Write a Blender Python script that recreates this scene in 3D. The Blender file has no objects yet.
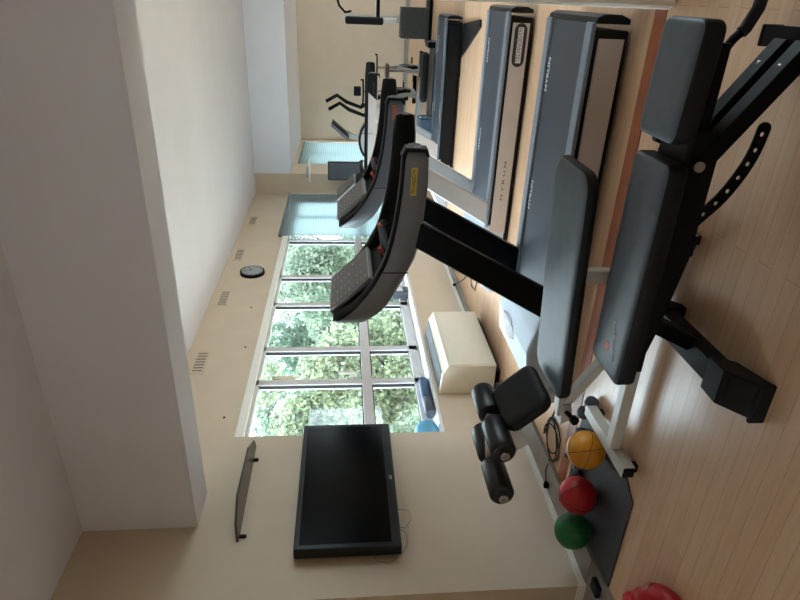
import bpy, bmesh, math, random
from mathutils import Vector, Matrix
random.seed(7)
S = bpy.context.scene
COL = S.collection

# ---------------------------------------------------------------- camera
yaw, pit, rol, f = 4.75681083e-01, -9.39376578e-02, -5.06123890e-03, 598.48
Fw = Vector((-math.sin(yaw)*math.cos(pit), math.cos(yaw)*math.cos(pit), math.sin(pit)))
Rt = Vector((math.cos(yaw), math.sin(yaw), 0)); Up = Rt.cross(Fw)
R2 = math.cos(rol)*Rt + math.sin(rol)*Up; U2 = -math.sin(rol)*Rt + math.cos(rol)*Up
# the photograph was taken with the phone turned: picture-up is the room's right
cx, cy, cz = -U2, R2, -Fw
camd = bpy.data.cameras.new('camera'); cam = bpy.data.objects.new('camera', camd); COL.objects.link(cam)
cam.matrix_world = Matrix(((cx.x, cy.x, cz.x, 0), (cx.y, cy.y, cz.y, 0), (cx.z, cy.z, cz.z, 1.5), (0, 0, 0, 1)))
camd.sensor_width = 36; camd.lens = f/800*36; camd.clip_start = .05; camd.clip_end = 300
S.camera = cam
# ---------------------------------------------------------------- world, daylight, exposure
W = bpy.data.worlds.new('sky'); S.world = W; W.use_nodes = True
bg = W.node_tree.nodes['Background']; bg.inputs[0].default_value = (.76, .88, 1.0, 1); bg.inputs[1].default_value = 7.0
S.view_settings.view_transform = 'Standard'; S.view_settings.look = 'None'
S.view_settings.gamma = 1; S.view_settings.use_curve_mapping = False
S.view_settings.exposure = 0.68
# soft daylight: the bright part of an overcast sky on the window side
sd = bpy.data.lights.new('daylight', 'SUN'); sd.energy = 9.0; sd.angle = math.radians(70); sd.color = (.86, .94, 1.0)
so = bpy.data.objects.new('daylight', sd); COL.objects.link(so)
so.rotation_euler = Vector((-1.0, .15, .75)).to_track_quat('Z', 'Y').to_euler()

# ---------------------------------------------------------------- materials
def lin(c):
    return tuple(((x/255)/12.92 if x/255 <= .04045 else ((x/255+.055)/1.055)**2.4) for x in c) + (1,)
def mat(name, c, rough=.5, metal=0, var=.06, scale=12, bump=0, bscale=200, spec=.5, coat=0, sheen=0):
    m = bpy.data.materials.new(name); m.use_nodes = True; nt = m.node_tree; b = nt.nodes['Principled BSDF']
    b.inputs['Roughness'].default_value = rough; b.inputs['Metallic'].default_value = metal
    b.inputs['Specular IOR Level'].default_value = spec; b.inputs['Coat Weight'].default_value = coat
    b.inputs['Sheen Weight'].default_value = sheen
    tc = nt.nodes.new('ShaderNodeTexCoord')
    n = nt.nodes.new('ShaderNodeTexNoise'); n.inputs['Scale'].default_value = scale; n.inputs['Detail'].default_value = 4
    nt.links.new(tc.outputs['Object'], n.inputs['Vector'])
    r = nt.nodes.new('ShaderNodeValToRGB'); l = lin(c)
    r.color_ramp.elements[0].position = .3; r.color_ramp.elements[1].position = .7
    r.color_ramp.elements[0].color = tuple(x*(1-var) for x in l[:3])+(1,)
    r.color_ramp.elements[1].color = tuple(min(1, x*(1+var)) for x in l[:3])+(1,)
    nt.links.new(n.outputs['Fac'], r.inputs[0]); nt.links.new(r.outputs[0], b.inputs['Base Color'])
    if bump:
        n2 = nt.nodes.new('ShaderNodeTexNoise'); n2.inputs['Scale'].default_value = bscale
        nt.links.new(tc.outputs['Object'], n2.inputs['Vector'])
        bp = nt.nodes.new('ShaderNodeBump'); bp.inputs['Strength'].default_value = bump; bp.inputs['Distance'].default_value = .002
        nt.links.new(n2.outputs['Fac'], bp.inputs['Height']); nt.links.new(bp.outputs[0], b.inputs['Normal'])
    return m
M = {}
M['wall'] = mat('wall_paint', (210, 192, 170), .85, var=.03, scale=3, bump=.15)
M['ceiling'] = mat('ceiling_paint', (228, 227, 233), .9, var=.02, scale=2, bump=.1)
M['white_trim'] = mat('white_trim', (238, 235, 226), .5, var=.02)
M['skirt_grey'] = mat('grey_skirting', (150, 143, 135), .6, var=.08, scale=8)
M['frame_pvc'] = mat('window_frame_pvc', (205, 200, 200), .45, var=.02)
M['column'] = mat('column_paint', (250, 247, 236), .6, var=.02)
M['black_plastic'] = mat('black_plastic', (9, 9, 10), .5, bump=.1, spec=.2)
M['black_rubber'] = mat('black_rubber', (10, 10, 11), .6, bump=.2, spec=.25)
M['black_metal'] = mat('black_metal', (4, 4, 5), .45, bump=.05, spec=.12)
M['black_foam'] = mat('black_foam', (8, 9, 11), .38, bump=.1)
M['chrome'] = mat('chrome', (200, 200, 200), .2, 1, var=.02)
M['steel'] = mat('brushed_steel', (150, 150, 152), .35, .9, var=.05)
M['silver'] = mat('silver_paint', (116, 117, 120), .5, .05, var=.03)
M['silver_light'] = mat('light_silver_paint', (186, 184, 184), .35, .35, var=.03)
M['silver_blue'] = mat('pale_motor_cover', (188, 200, 214), .4, .1, var=.03)
M['side_metal'] = mat('side_panel_metal', (196, 184, 176), .42, .15, var=.03)
M['slate'] = mat('slate_grey_plastic', (78, 84, 92), .5, var=.04)
M['rail'] = mat('foot_rail_rubber', (118, 124, 134), .6, var=.12, scale=60, bump=.6, bscale=120)
M['belt'] = mat('running_belt', (52, 57, 66), .55, var=.05, scale=30, bump=.3)
M['panel_face'] = mat('console_panel', (72, 68, 66), .4, var=.06)
M['panel_edge'] = mat('console_panel_edge', (140, 140, 138), .4)
M['yellow_label'] = mat('yellow_label', (214, 184, 60), .5)
M['orange'] = mat('orange_print', (206, 86, 40), .5)
M['red'] = mat('red_plastic', (190, 32, 28), .4)
M['print_white'] = mat('white_print', (215, 215, 215), .5)
M['print_dark'] = mat('dark_print', (40, 34, 36), .5)
M['pad_lit'] = mat('bench_vinyl_lit', (61, 73, 84), .47, var=.16, scale=14, bump=.35, bscale=300, spec=.75)  # window sheen on the pad tops is put into this colour
M['pad_black_and_shade'] = mat('bench_vinyl_black_and_shade', (11, 11, 12), .55, var=.08, bump=.3, bscale=300, spec=.25)  # tilted pad's own black; on other pads' sides, shade put into the colour
M['white_steel'] = mat('white_painted_steel', (206, 202, 194), .4, var=.04, scale=10)
M['ball_yellow'] = mat('yellow_ball_leather', (214, 140, 22), .45, var=.12, scale=20, bump=.3)
M['ball_red'] = mat('red_ball_leather', (178, 20, 30), .45, var=.12, scale=20, bump=.3)
M['ball_green'] = mat('green_ball_leather', (14, 104, 50), .45, var=.12, scale=20, bump=.3)
M['red_vinyl'] = mat('red_vinyl', (196, 18, 34), .35, var=.08)
M['heater'] = mat('heater_enamel', (222, 212, 192), .45, var=.02)
M['grille'] = mat('heater_grille', (176, 178, 178), .5)
M['sill'] = mat('sill_white', (232, 232, 232), .35)
M['tv_frame'] = mat('tv_bezel', (7, 7, 8), .3, spec=.3)
M['tv_screen'] = mat('tv_screen', (3, 3, 4), .2, var=.01, spec=.12)
M['shelf_dark'] = mat('shelf_smoked', (74, 66, 58), .3, var=.03)
M['clock_face'] = mat('clock_face', (150, 156, 156), .35)
M['vent'] = mat('vent_grey', (138, 128, 114), .6)
M['vent_teal'] = mat('blind_rail', (120, 136, 136), .5)
M['strip'] = mat('reddish_wood', (158, 88, 56), .4, var=.12, scale=8)
M['blue_mid'] = mat('blue_foam', (70, 96, 128), .6)
M['blue_light'] = mat('light_blue_rubber', (96, 168, 208), .45)
M['stack_green'] = mat('weight_stack_cover', (62, 68, 62), .6, var=.2, scale=25)
M['saddle_brown'] = mat('saddle_brown', (96, 74, 64), .55)
M['bike_grey'] = mat('bike_grey', (150, 152, 152), .4, .2)
M['gloss_blue'] = mat('glossy_blue_grey', (96, 116, 136), .15, .5)
M['trunk'] = mat('bark', (92, 78, 60), .9, var=.2)
M['grass'] = mat('lawn_ground', (150, 152, 140), .95, var=.2)

def leafmat(name, c):
    m = bpy.data.materials.new(name); m.use_nodes = True; nt = m.node_tree
    b = nt.nodes['Principled BSDF']; b.inputs['Roughness'].default_value = .6
    tc = nt.nodes.new('ShaderNodeTexCoord'); n = nt.nodes.new('ShaderNodeTexNoise'); n.inputs['Scale'].default_value = 1.6; n.inputs['Detail'].default_value = 6
    r = nt.nodes.new('ShaderNodeValToRGB'); l = lin(c)
    r.color_ramp.elements[0].position = .38; r.color_ramp.elements[1].position = .62
    r.color_ramp.elements[0].color = tuple(x*.6 for x in l[:3])+(1,); r.color_ramp.elements[1].color = tuple(min(1, x*1.35) for x in l[:3])+(1,)
    nt.links.new(tc.outputs['Object'], n.inputs['Vector']); nt.links.new(n.outputs['Fac'], r.inputs[0]); nt.links.new(r.outputs[0], b.inputs['Base Color'])
    t = nt.nodes.new('ShaderNodeBsdfTranslucent'); nt.links.new(r.outputs[0], t.inputs['Color'])
    mx = nt.nodes.new('ShaderNodeMixShader'); mx.inputs[0].default_value = .45
    nt.links.new(b.outputs[0], mx.inputs[1]); nt.links.new(t.outputs[0], mx.inputs[2]); nt.links.new(mx.outputs[0], nt.nodes['Material Output'].inputs[0])
    return m
M['leaf1'] = leafmat('leaf_olive', (132, 144, 122)); M['leaf2'] = leafmat('leaf_green', (112, 132, 112)); M['leaf3'] = leafmat('leaf_yellow', (168, 176, 140))

def glassmat():
    m = bpy.data.materials.new('window_glass'); m.use_nodes = True; nt = m.node_tree; nt.nodes.remove(nt.nodes['Principled BSDF'])
    t = nt.nodes.new('ShaderNodeBsdfTransparent'); t.inputs[0].default_value = (.93, .97, .96, 1)
    g = nt.nodes.new('ShaderNodeBsdfGlossy'); g.inputs['Roughness'].default_value = .02
    lw = nt.nodes.new('ShaderNodeLayerWeight'); p = nt.nodes.new('ShaderNodeMath'); p.operation = 'POWER'; p.inputs[1].default_value = 4
    q = nt.nodes.new('ShaderNodeMath'); q.operation = 'MULTIPLY_ADD'; q.inputs[1].default_value = .35; q.inputs[2].default_value = .03
    nt.links.new(lw.outputs['Facing'], p.inputs[0]); nt.links.new(p.outputs[0], q.inputs[0])
    mx = nt.nodes.new('ShaderNodeMixShader'); nt.links.new(q.outputs[0], mx.inputs[0])
    nt.links.new(t.outputs[0], mx.inputs[1]); nt.links.new(g.outputs[0], mx.inputs[2]); nt.links.new(mx.outputs[0], nt.nodes['Material Output'].inputs[0])
    return m
M['glass'] = glassmat()
def blindmat():
    m = bpy.data.materials.new('roller_blind_fabric'); m.use_nodes = True; nt = m.node_tree
    b = nt.nodes['Principled BSDF']; b.inputs['Roughness'].default_value = .8
    tc = nt.nodes.new('ShaderNodeTexCoord'); w = nt.nodes.new('ShaderNodeTexWave'); w.bands_direction = 'Z'; w.inputs['Scale'].default_value = 7; w.inputs['Distortion'].default_value = .3
    nt.links.new(tc.outputs['Object'], w.inputs['Vector'])
    r = nt.nodes.new('ShaderNodeValToRGB'); r.color_ramp.elements[0].color = lin((166, 182, 185)); r.color_ramp.elements[1].color = lin((186, 200, 203))
    nt.links.new(w.outputs['Fac'], r.inputs[0]); nt.links.new(r.outputs[0], b.inputs['Base Color'])
    t = nt.nodes.new('ShaderNodeBsdfTranslucent'); nt.links.new(r.outputs[0], t.inputs['Color'])
    p = nt.nodes.new('ShaderNodeBsdfTransparent')
    mx = nt.nodes.new('ShaderNodeMixShader'); mx.inputs[0].default_value = .6
    nt.links.new(b.outputs[0], mx.inputs[1]); nt.links.new(t.outputs[0], mx.inputs[2])
    m2 = nt.nodes.new('ShaderNodeMixShader'); m2.inputs[0].default_value = .12
    nt.links.new(mx.outputs[0], m2.inputs[1]); nt.links.new(p.outputs[0], m2.inputs[2]); nt.links.new(m2.outputs[0], nt.nodes['Material Output'].inputs[0])
    return m
M['blind'] = blindmat()
def floormat():
    m = bpy.data.materials.new('beech_floorboards'); m.use_nodes = True; nt = m.node_tree
    b = nt.nodes['Principled BSDF']
    tc = nt.nodes.new('ShaderNodeTexCoord')
    br = nt.nodes.new('ShaderNodeTexBrick'); br.inputs['Scale'].default_value = 1; br.inputs['Brick Width'].default_value = 2.2; br.inputs['Row Height'].default_value = .075
    br.inputs['Mortar Size'].default_value = .0008; br.inputs['Mortar Smooth'].default_value = .3; br.inputs['Bias'].default_value = 0; br.offset = .37
    br.inputs['Color1'].default_value = lin((230, 192, 158)); br.inputs['Color2'].default_value = lin((223, 182, 148)); br.inputs['Mortar'].default_value = lin((158, 122, 96))
    nt.links.new(tc.outputs['Object'], br.inputs['Vector'])
    mp = nt.nodes.new('ShaderNodeMapping'); mp.inputs['Scale'].default_value = (1.2, 14, 1); nt.links.new(tc.outputs['Object'], mp.inputs['Vector'])
    n = nt.nodes.new('ShaderNodeTexNoise'); n.inputs['Scale'].default_value = 3; n.inputs['Detail'].default_value = 6; nt.links.new(mp.outputs[0], n.inputs['Vector'])
    mx = nt.nodes.new('ShaderNodeMixRGB'); mx.blend_type = 'MULTIPLY'; mx.inputs[0].default_value = .32
    r = nt.nodes.new('ShaderNodeValToRGB'); r.color_ramp.elements[0].color = (.72, .66, .6, 1); r.color_ramp.elements[0].position = .3; r.color_ramp.elements[1].color = (1, 1, 1, 1); r.color_ramp.elements[1].position = .65
    nt.links.new(n.outputs['Fac'], r.inputs[0]); nt.links.new(br.outputs['Color'], mx.inputs[1]); nt.links.new(r.outputs[0], mx.inputs[2])
    nt.links.new(mx.outputs[0], b.inputs['Base Color'])
    b.inputs['Roughness'].default_value = .27; b.inputs['Specular IOR Level'].default_value = .6
    bp = nt.nodes.new('ShaderNodeBump'); bp.inputs['Strength'].default_value = .15; bp.inputs['Distance'].default_value = .002
    nt.links.new(br.outputs['Fac'], bp.inputs['Height']); bp.invert = True; nt.links.new(bp.outputs[0], b.inputs['Normal'])
    return m
M['floor'] = floormat()
def matmat():
    m = mat('ribbed_mat', (64, 69, 77), .6, var=.1, scale=30); nt = m.node_tree
    tc = nt.nodes.new('ShaderNodeTexCoord'); v = nt.nodes.new('ShaderNodeTexChecker'); v.inputs['Scale'].default_value = 50
    nt.links.new(tc.outputs['Object'], v.inputs['Vector']); bp = nt.nodes.new('ShaderNodeBump'); bp.inputs['Distance'].default_value = .002
    nt.links.new(v.outputs['Fac'], bp.inputs['Height']); nt.links.new(bp.outputs[0], nt.nodes['Principled BSDF'].inputs['Normal']); return m
M['mat'] = matmat()

# ---------------------------------------------------------------- mesh helpers (all in world coordinates; parts are moved into their thing's frame)
class MB:
    def __init__(s): s.bm = bmesh.new()
    def box(s, x0, x1, y0, y1, z0, z1, bev=0, seg=2):
        r = bmesh.ops.create_cube(s.bm, size=1); vs = r['verts']
        for v in vs: v.co = Vector(((x0+x1)/2+v.co.x*(x1-x0), (y0+y1)/2+v.co.y*(y1-y0), (z0+z1)/2+v.co.z*(z1-z0)))
        if bev:
            es = list({e for v in vs for e in v.link_edges})
            bmesh.ops.bevel(s.bm, geom=es, offset=bev, segments=seg, profile=.5, affect='EDGES')
        return s
    def bar(s, a, b, w, h, side=(0, 1, 0), bev=.003):
        # rectangular tube from a to b; w is measured along 'side'
        a, b = Vector(a), Vector(b); d = (b-a); L = d.length; d.normalize(); sd = Vector(side); sd = (sd-d*sd.dot(d)).normalized(); n = d.cross(sd)
        r = bmesh.ops.create_cube(s.bm, size=1)
        for v in r['verts']: v.co = (a+b)/2 + d*v.co.x*L + sd*v.co.y*w + n*v.co.z*h
        if bev:
            es = list({e for v in r['verts'] for e in v.link_edges})
            bmesh.ops.bevel(s.bm, geom=es, offset=bev, segments=1, affect='EDGES')
        return s
    def tube(s, pts, r, n=12, cap=True):
        pts = [Vector(p) for p in pts]; rings = []; k = len(pts); rs = r if isinstance(r, (list, tuple)) else [r]*k
        t0 = (pts[1]-pts[0]).normalized(); u = t0.orthogonal().normalized()
        for i, p in enumerate(pts):
            t = (pts[min(i+1, k-1)]-pts[max(i-1, 0)]).normalized()
            u = (u-t*u.dot(t)).normalized(); w = t.cross(u)
            rings.append([s.bm.verts.new(p+rs[i]*(math.cos(2*math.pi*j/n)*u+math.sin(2*math.pi*j/n)*w)) for j in range(n)])
        for a, b in zip(rings, rings[1:]):
            for j in range(n):
                q = s.bm.faces.new((a[j], a[(j+1) % n], b[(j+1) % n], b[j])); q.smooth = True
        if cap: s.bm.faces.new(rings[0][::-1]); s.bm.faces.new(rings[-1])
        return s
    def prism(s, poly, y0, y1, axis='Y', bev=0):
        # poly of (x,z) pushed along Y, (y,z) along X or (x,y) along Z
        def mk(a, b, t):
            return {'Y': (a, t, b), 'X': (t, a, b), 'Z': (a, b, t)}[axis]
        A = [s.bm.verts.new(mk(a, b, y0)) for a, b in poly]; B = [s.bm.verts.new(mk(a, b, y1)) for a, b in poly]; n = len(poly)
        fs = [s.bm.faces.new(A), s.bm.faces.new(B[::-1])]
        for i in range(n): fs.append(s.bm.faces.new((A[(i+1) % n], A[i], B[i], B[(i+1) % n])))
        if bev:
            es = [e for e in {e for fc in fs[:2] for e in fc.edges}]
            bmesh.ops.bevel(s.bm, geom=es, offset=bev, segments=3, profile=.5, affect='EDGES')
        return s
    def sphere(s, c, r, sx=1, sy=1, sz=1, u=32, v=20):
        q = bmesh.ops.create_uvsphere(s.bm, u_segments=u, v_segments=v, radius=r)
        for w in q['verts']: w.co = Vector(c)+Vector((w.co.x*sx, w.co.y*sy, w.co.z*sz))
        for fc in s.bm.faces: fc.smooth = True
        return s
    def torus(s, c, R, r, ax=(0, 0, 1), n=32, m=10, a0=0, a1=2*math.pi):
        ax = Vector(ax).normalized(); u = ax.orthogonal().normalized(); w = ax.cross(u); c = Vector(c)
        full = abs(a1-a0-2*math.pi) < 1e-4; pts = [c+R*(math.cos(a0+(a1-a0)*i/n)*u+math.sin(a0+(a1-a0)*i/n)*w) for i in range(n+1)]
        return s.tube(pts, r, m, cap=not full)
    def pad(s, x0, x1, y0, y1, z0, z1, rc=.05, re=.02, n=6):
        # upholstered pad: rounded plan corners, softened edges, slightly domed top
        pl = []
        for cxx, cyy, a in ((x1-rc, y1-rc, 0), (x0+rc, y1-rc, 90), (x0+rc, y0+rc, 180), (x1-rc, y0+rc, 270)):
            for i in range(n+1):
                t = math.radians(a+90*i/n); pl.append((cxx, cyy, math.cos(t), math.sin(t)))
        rings = []; hh = z1-z0
        nb = 4
        prof = [(-re*1.0, 0), (-re*.3, re*.3), (0, re)]
        prof += [(0, hh-re), (-re*.3, hh-re*.3), (-re, hh-re*.02), (-re*2.2, hh+.003)]
        for off, z in prof:
            rings.append([s.bm.verts.new((a+(rc+off)*c, b+(rc+off)*d, z0+z)) for a, b, c, d in pl])
        k = len(pl)
        for ri, (A, B) in enumerate(zip(rings, rings[1:])):
            for j in range(k):
                q = s.bm.faces.new((A[j], A[(j+1) % k], B[(j+1) % k], B[j])); q.smooth = True
                if ri < nb: q.material_index = 1
        q = s.bm.faces.new(rings[0][::-1]); q.material_index = 1; q = s.bm.faces.new(rings[-1]); q.smooth = True
        return s
    def xf(s, mtx): bmesh.ops.transform(s.bm, matrix=mtx, verts=s.bm.verts); return s
    def build(s, name, m, parent=None, smooth=False):
        bmesh.ops.recalc_face_normals(s.bm, faces=s.bm.faces)
        me = bpy.data.meshes.new(name)
        if parent is not None:
            p = parent
            off = Vector((0, 0, 0))
            while p is not None: off += p.location; p = p.parent
            bmesh.ops.translate(s.bm, vec=-off, verts=s.bm.verts)
        if smooth:
            for fc in s.bm.faces: fc.smooth = True
        s.bm.to_mesh(me); s.bm.free()
        for mm in (m if isinstance(m, list) else [m]): me.materials.append(mm)
        o = bpy.data.objects.new(name, me); COL.objects.link(o)
        if parent is not None: o.parent = parent
        return o
def tag(o, label=None, cat=None, group=None, kind=None):
    if label: o['label'] = label
    if cat: o['category'] = cat
    if group: o['group'] = group
    if kind: o['kind'] = kind
    return o
def thing(name, loc, label, cat, group=None):
    o = bpy.data.objects.new(name, None); COL.objects.link(o); o.location = loc; o.empty_display_size = .1
    return tag(o, label, cat, group)
def struct(o): o['kind'] = 'structure'; return o
def copy_tree(o, parent=None):
    c = o.copy(); COL.objects.link(c)
    c.parent = parent
    for ch in list(o.children): copy_tree(ch, c)
    return c
def text(name, body, size, origin, right, up, m, parent, ext=.0006, width=None, bold=0):
    cu = bpy.data.curves.new(name, 'FONT'); cu.body = body; cu.size = size; cu.extrude = ext; cu.offset = bold
    cu.align_x = 'CENTER'; cu.align_y = 'CENTER'
    t = bpy.data.objects.new('tmp', cu); COL.objects.link(t)
    bpy.context.view_layer.update()
    me = bpy.data.meshes.new_from_object(t.evaluated_get(bpy.context.evaluated_depsgraph_get()))
    bpy.data.objects.remove(t)
    xs = [v.co.x for v in me.vertices]; w = max(xs)-min(xs)
    k = width/w if width else 1
    r = Vector(right).normalized(); u = Vector(up).normalized(); n = r.cross(u)
    off = Vector((0, 0, 0)); p = parent
    while p is not None: off += p.location; p = p.parent
    for v in me.vertices: v.co = Vector(origin)-off+r*v.co.x*k+u*v.co.y+n*v.co.z
    me.materials.clear(); me.materials.append(m)
    o = bpy.data.objects.new(name, me); COL.objects.link(o); o.parent = parent
    return o

# ================================================================ SETTING
CZ = 3.2
XU, XL, XP = -3.6, -3.42, -3.2          # upper wall, wall below the sill, pier faces
def sbox(name, *a, m='wall', bev=0):
    return struct(MB().box(*a, bev=bev).build(name, M[m]))
sbox('floor', -3.8, 3.6, -3.6, 14.9, -.2, 0, m='floor')
sbox('ceiling', -3.8, 3.6, -3.6, 14.9, CZ, CZ+.2, m='ceiling')
sbox('trim_1', XP, 3.5, 2.94, 3.24, 2.47, CZ, m='ceiling')            # beam over the opening
o = MB().box(XP, 3.5, 11.6, 14.7, 2.5, CZ).build('trim_2', M['ceiling']); struct(o)     # lowered ceiling at the far end
wr = MB().box(3.5, 3.7, -3.6, 4.7, 0, CZ).box(3.5, 3.7, 4.7, 14.9, 0, .3).box(3.5, 3.7, 4.7, 14.9, 2.9, CZ).box(3.5, 3.7, 14.4, 14.9, 0, CZ).box(3.5, 3.7, 7.5, 12.0, 0, CZ)  # unseen wall, openings cut for the two added windows
struct(wr.build('wall_right', M['wall']))
sbox('wall_back', -3.8, 3.7, -3.7, -3.5, 0, CZ)
sbox('wall_far', -3.2, 3.5, 14.7, 14.9, 0, CZ)
# window wall
wl = MB()
wl.box(-3.8, XU, -3.5, 2.36, 2.47, CZ); wl.box(-3.8, XU, 3.83, 11.6, 2.47, CZ)              # above the windows
wl.box(-3.8, XL, -3.5, 2.36, 0, .62); wl.box(-3.8, XL, 3.83, 11.6, 0, .62)                # below the sills
wl.box(-3.8, XP, 2.36, 3.84, 0, CZ)                                                      # pier with the television
wl.box(-3.8, XP, 11.6, 12.35, 0, CZ); wl.box(-3.8, XP-.02, 14.5, 14.9, 0, CZ)               # far piers
wl.box(-3.8, XP, 12.35, 14.5, 2.44, CZ); wl.box(-3.8, XP, 12.35, 14.5, 0, .7)
wl.box(-3.8, XU, -3.5, -3.0, .62, 2.47); wl.box(-3.8, XU, -1.2, 2.36, .62, 2.47); wl.box(-3.8, XU, 10.9, 11.6, .62, 2.47)
wl.box(-3.8, XU, -3.5, -3.5+.01, 0, CZ)
struct(wl.build('wall_left', M['wall']))
# right-hand column of the opening
struct(MB().box(-.02, .42, 2.88, 3.3, 0, 2.47, bev=.03, seg=3).build('trim_3', M['column']))
sbox('trim_4', -3.0, -.02, 2.955, 3.07, 0, .004, m='strip')
# skirting: grey duct with a white line above
sk = MB().box(XP, -2.975, 2.36, 3.84, 0, .03, bev=.004).box(-3.42, -2.975, 1.2, 2.355, 0, .028, bev=.004).box(XL, XL+.09, 3.86, 11.6, 0, .035, bev=.006)
struct(sk.build('baseboard_left', M['skirt_grey']))
sk = MB().box(XP, XP+.02, 2.36, 3.845, .03, .065).box(XL, XL+.012, 3.86, 11.6, .035, .07).box(-3.42, XP+.02, 2.345, 2.36, .0, .075)
struct(sk.build('trim_8', M['white_trim']))
sbox('baseboard_far', -3.2, 3.5, 14.67, 14.7, 0, .1, m='skirt_grey')
# sill and top trim
sbox('trim_5', -3.7, XL+.02, 3.845, 11.6, .62, .65, m='sill', bev=.004)
sbox('trim_6', XU-.02, XU+.03, 3.845, 10.1, 2.40, 2.475, m='white_trim')
sbox('trim_7', XU-.02, XU+.015, 11.48, 11.6, .66, 2.56, m='white_trim')

def window(name, x, y0, y1, z0, z1, mull, transom, frame_m, fw=.045):
    fr = MB()
    fr.box(x-.04, x+.03, y0, y1, z1-.07, z1, bev=.004); fr.box(x-.04, x+.03, y0, y1, z0, z0+.1, bev=.004)
    ys = [y0]+mull+[y1]
    for y in ys: fr.box(x-.04, x+.03, y-fw, y+fw, z0, z1, bev=.004)
    if transom: fr.box(x-.04, x+.032, y0, y1, transom-.05, transom+.05, bev=.004)
    w = struct(fr.build(name, M[frame_m]))
    for a, b in zip(ys, ys[1:]):
        for c, d in (((z0, transom), (transom, z1)) if transom else ((z0, z1),)):
            MB().box(x-.012, x-.006, a+.03, b-.03, c+.03, d-.03).build('pane', M['glass'], w)
            if b < 10: # inner sash lining, dark gasket
                g = MB()
                for q in (a+fw, b-fw): g.box(x-.02, x+.012, q-.008, q+.008, c+.05, d-.05)
                for q in (c+.055 if c > z0 else c+.1, d-.055): g.box(x-.02, x+.012, a+fw, b-fw, q-.006, q+.006)
                g.build('gasket', M['black_rubber'], w)
    return w
mull = [5.2, 5.85, 6.95, 7.8, 9.2, 10.1]
w1 = window('window_1', -3.66, 4.1, 10.95, .66, 2.44, mull, 1.26, 'frame_pvc')
h = MB().box(-3.63, -3.60, 5.27, 5.31, 1.36, 1.44).box(-3.60, -3.57, 5.275, 5.305, 1.38, 1.55, bev=.006); o = h.build('window_handle', M['white_trim'], w1)
window('added_window_2', -3.66, -3.0, -1.2, .66, 2.44, [-2.1], 1.26, 'frame_pvc')  # unseen window behind the camera, added to light the near room
window('added_window_4', 3.6, 4.7, 7.5, .3, 2.9, [6.1], None, 'frame_pvc')  # unseen right-hand window, added to bring daylight from that side
window('added_window_5', 3.6, 12.0, 14.4, .3, 2.9, [13.3], None, 'frame_pvc')  # second unseen right-hand window, added to brighten the far end
window('window_3', -3.5, 12.35, 14.5, .7, 2.42, [13.4], None, 'frame_pvc')

# ================================================================ OUTSIDE: trees
gr = MB().box(-40, -3.9, -20, 45, -3.2, -3.0).box(3.8, 40, -20, 45, -3.2, -3.0).build('ground', M['grass']); struct(gr)
def tree(loc, r, h, label, mats, n, seed):
    rnd = random.Random(seed)
    t = thing('tree', loc, label, 'tree', 'trees outside the windows')
    tr = MB(); x, y, z = loc
    tr.tube([(x, y, z), (x+.1, y+.1, z+h*.35), (x, y+.2, z+h*.6), (x+.1, y, z+h*.85)], [.22, .17, .11, .05], 10)
    for k in range(6):
        a = k*1.1; tr.tube([(x+.05, y+.1, z+h*(.4+.05*k)), (x+r*.3*math.cos(a), y+r*.3*math.sin(a), z+h*(.46+.05*k)), (x+r*.5*math.cos(a), y+r*.5*math.sin(a), z+h*(.5+.05*k))], [.06, .035, .012], 6)
    tr.build('trunk', M['trunk'], t)
    lobes = []
    for k in range(26):
        while True:
            p = Vector((rnd.uniform(-1, 1), rnd.uniform(-1, 1), rnd.uniform(-1, 1)))
            if .25 < p.length < 1: break
        lobes.append((Vector((x+p.x*r*.8, y+p.y*r*.8, z+h*.58+p.z*h*.40)), r*rnd.uniform(.25, .42)))
    verts, faces, mi = [], [], []
    for i in range(int(n*1.5)):
        c, lr = rnd.choice(lobes)
        d = Vector((rnd.gauss(0, 1), rnd.gauss(0, 1), rnd.gauss(0, 1))).normalized()
        p = c+d*lr*rnd.uniform(.6, 1.05)
        q = Vector((rnd.gauss(0, 1), rnd.gauss(0, 1), rnd.gauss(0, 1))).normalized(); nrm = (d*.8+q).normalized()
        u = nrm.orthogonal().normalized(); u = Matrix.Rotation(rnd.uniform(0, 6.28), 3, nrm) @ u; w = nrm.cross(u)
        s = rnd.uniform(.03, .08)*(1.35 if loc[0] < -12 else 1); b = len(verts)
        verts += [tuple(p-Vector(loc)+u*s*1.3), tuple(p-Vector(loc)+w*s*.75), tuple(p-Vector(loc)-u*s*1.3), tuple(p-Vector(loc)-w*s*.75)]
        faces.append((b, b+1, b+2, b+3)); mi.append(rnd.randrange(len(mats)))
    me = bpy.data.meshes.new('crown'); me.from_pydata(verts, [], faces)
    for m_ in mats: me.materials.append(M[m_])
    me.polygons.foreach_set('material_index', mi)
    o = bpy.data.objects.new('crown', me); COL.objects.link(o); o.parent = t
tree((-9.5, 8.6, -3), 2.1, 7.4, 'dense olive green tree outside the window nearest the wall television', ['leaf1', 'leaf2'], 22000, 1)
tree((-9.6, 13.8, -3), 2.1, 7.6, 'bright leafy tree outside the middle window panes', ['leaf1', 'leaf3'], 22000, 2)
tree((-9.7, 19.0, -3), 2.1, 7.8, 'pale green tree outside the panes beyond the middle ones', ['leaf2', 'leaf1'], 18000, 3)
tree((-9.8, 24.4, -3), 2.2, 8.0, 'green tree seen through the narrow panes beside the pale blind', ['leaf2', 'leaf1'], 16000, 4)
tree((-15.6, 12.5, -3), 2.5, 8.8, 'darker tree standing behind the olive one nearest the television', ['leaf2'], 18000, 5)
tree((-15.6, 18.8, -3), 2.5, 8.8, 'dark green tree in the back row behind the bright leafy one', ['leaf2', 'leaf1'], 18000, 6)
tree((-15.6, 25.2, -3), 2.5, 8.8, 'back row tree behind the pale green one', ['leaf2'], 14000, 8)
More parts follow.
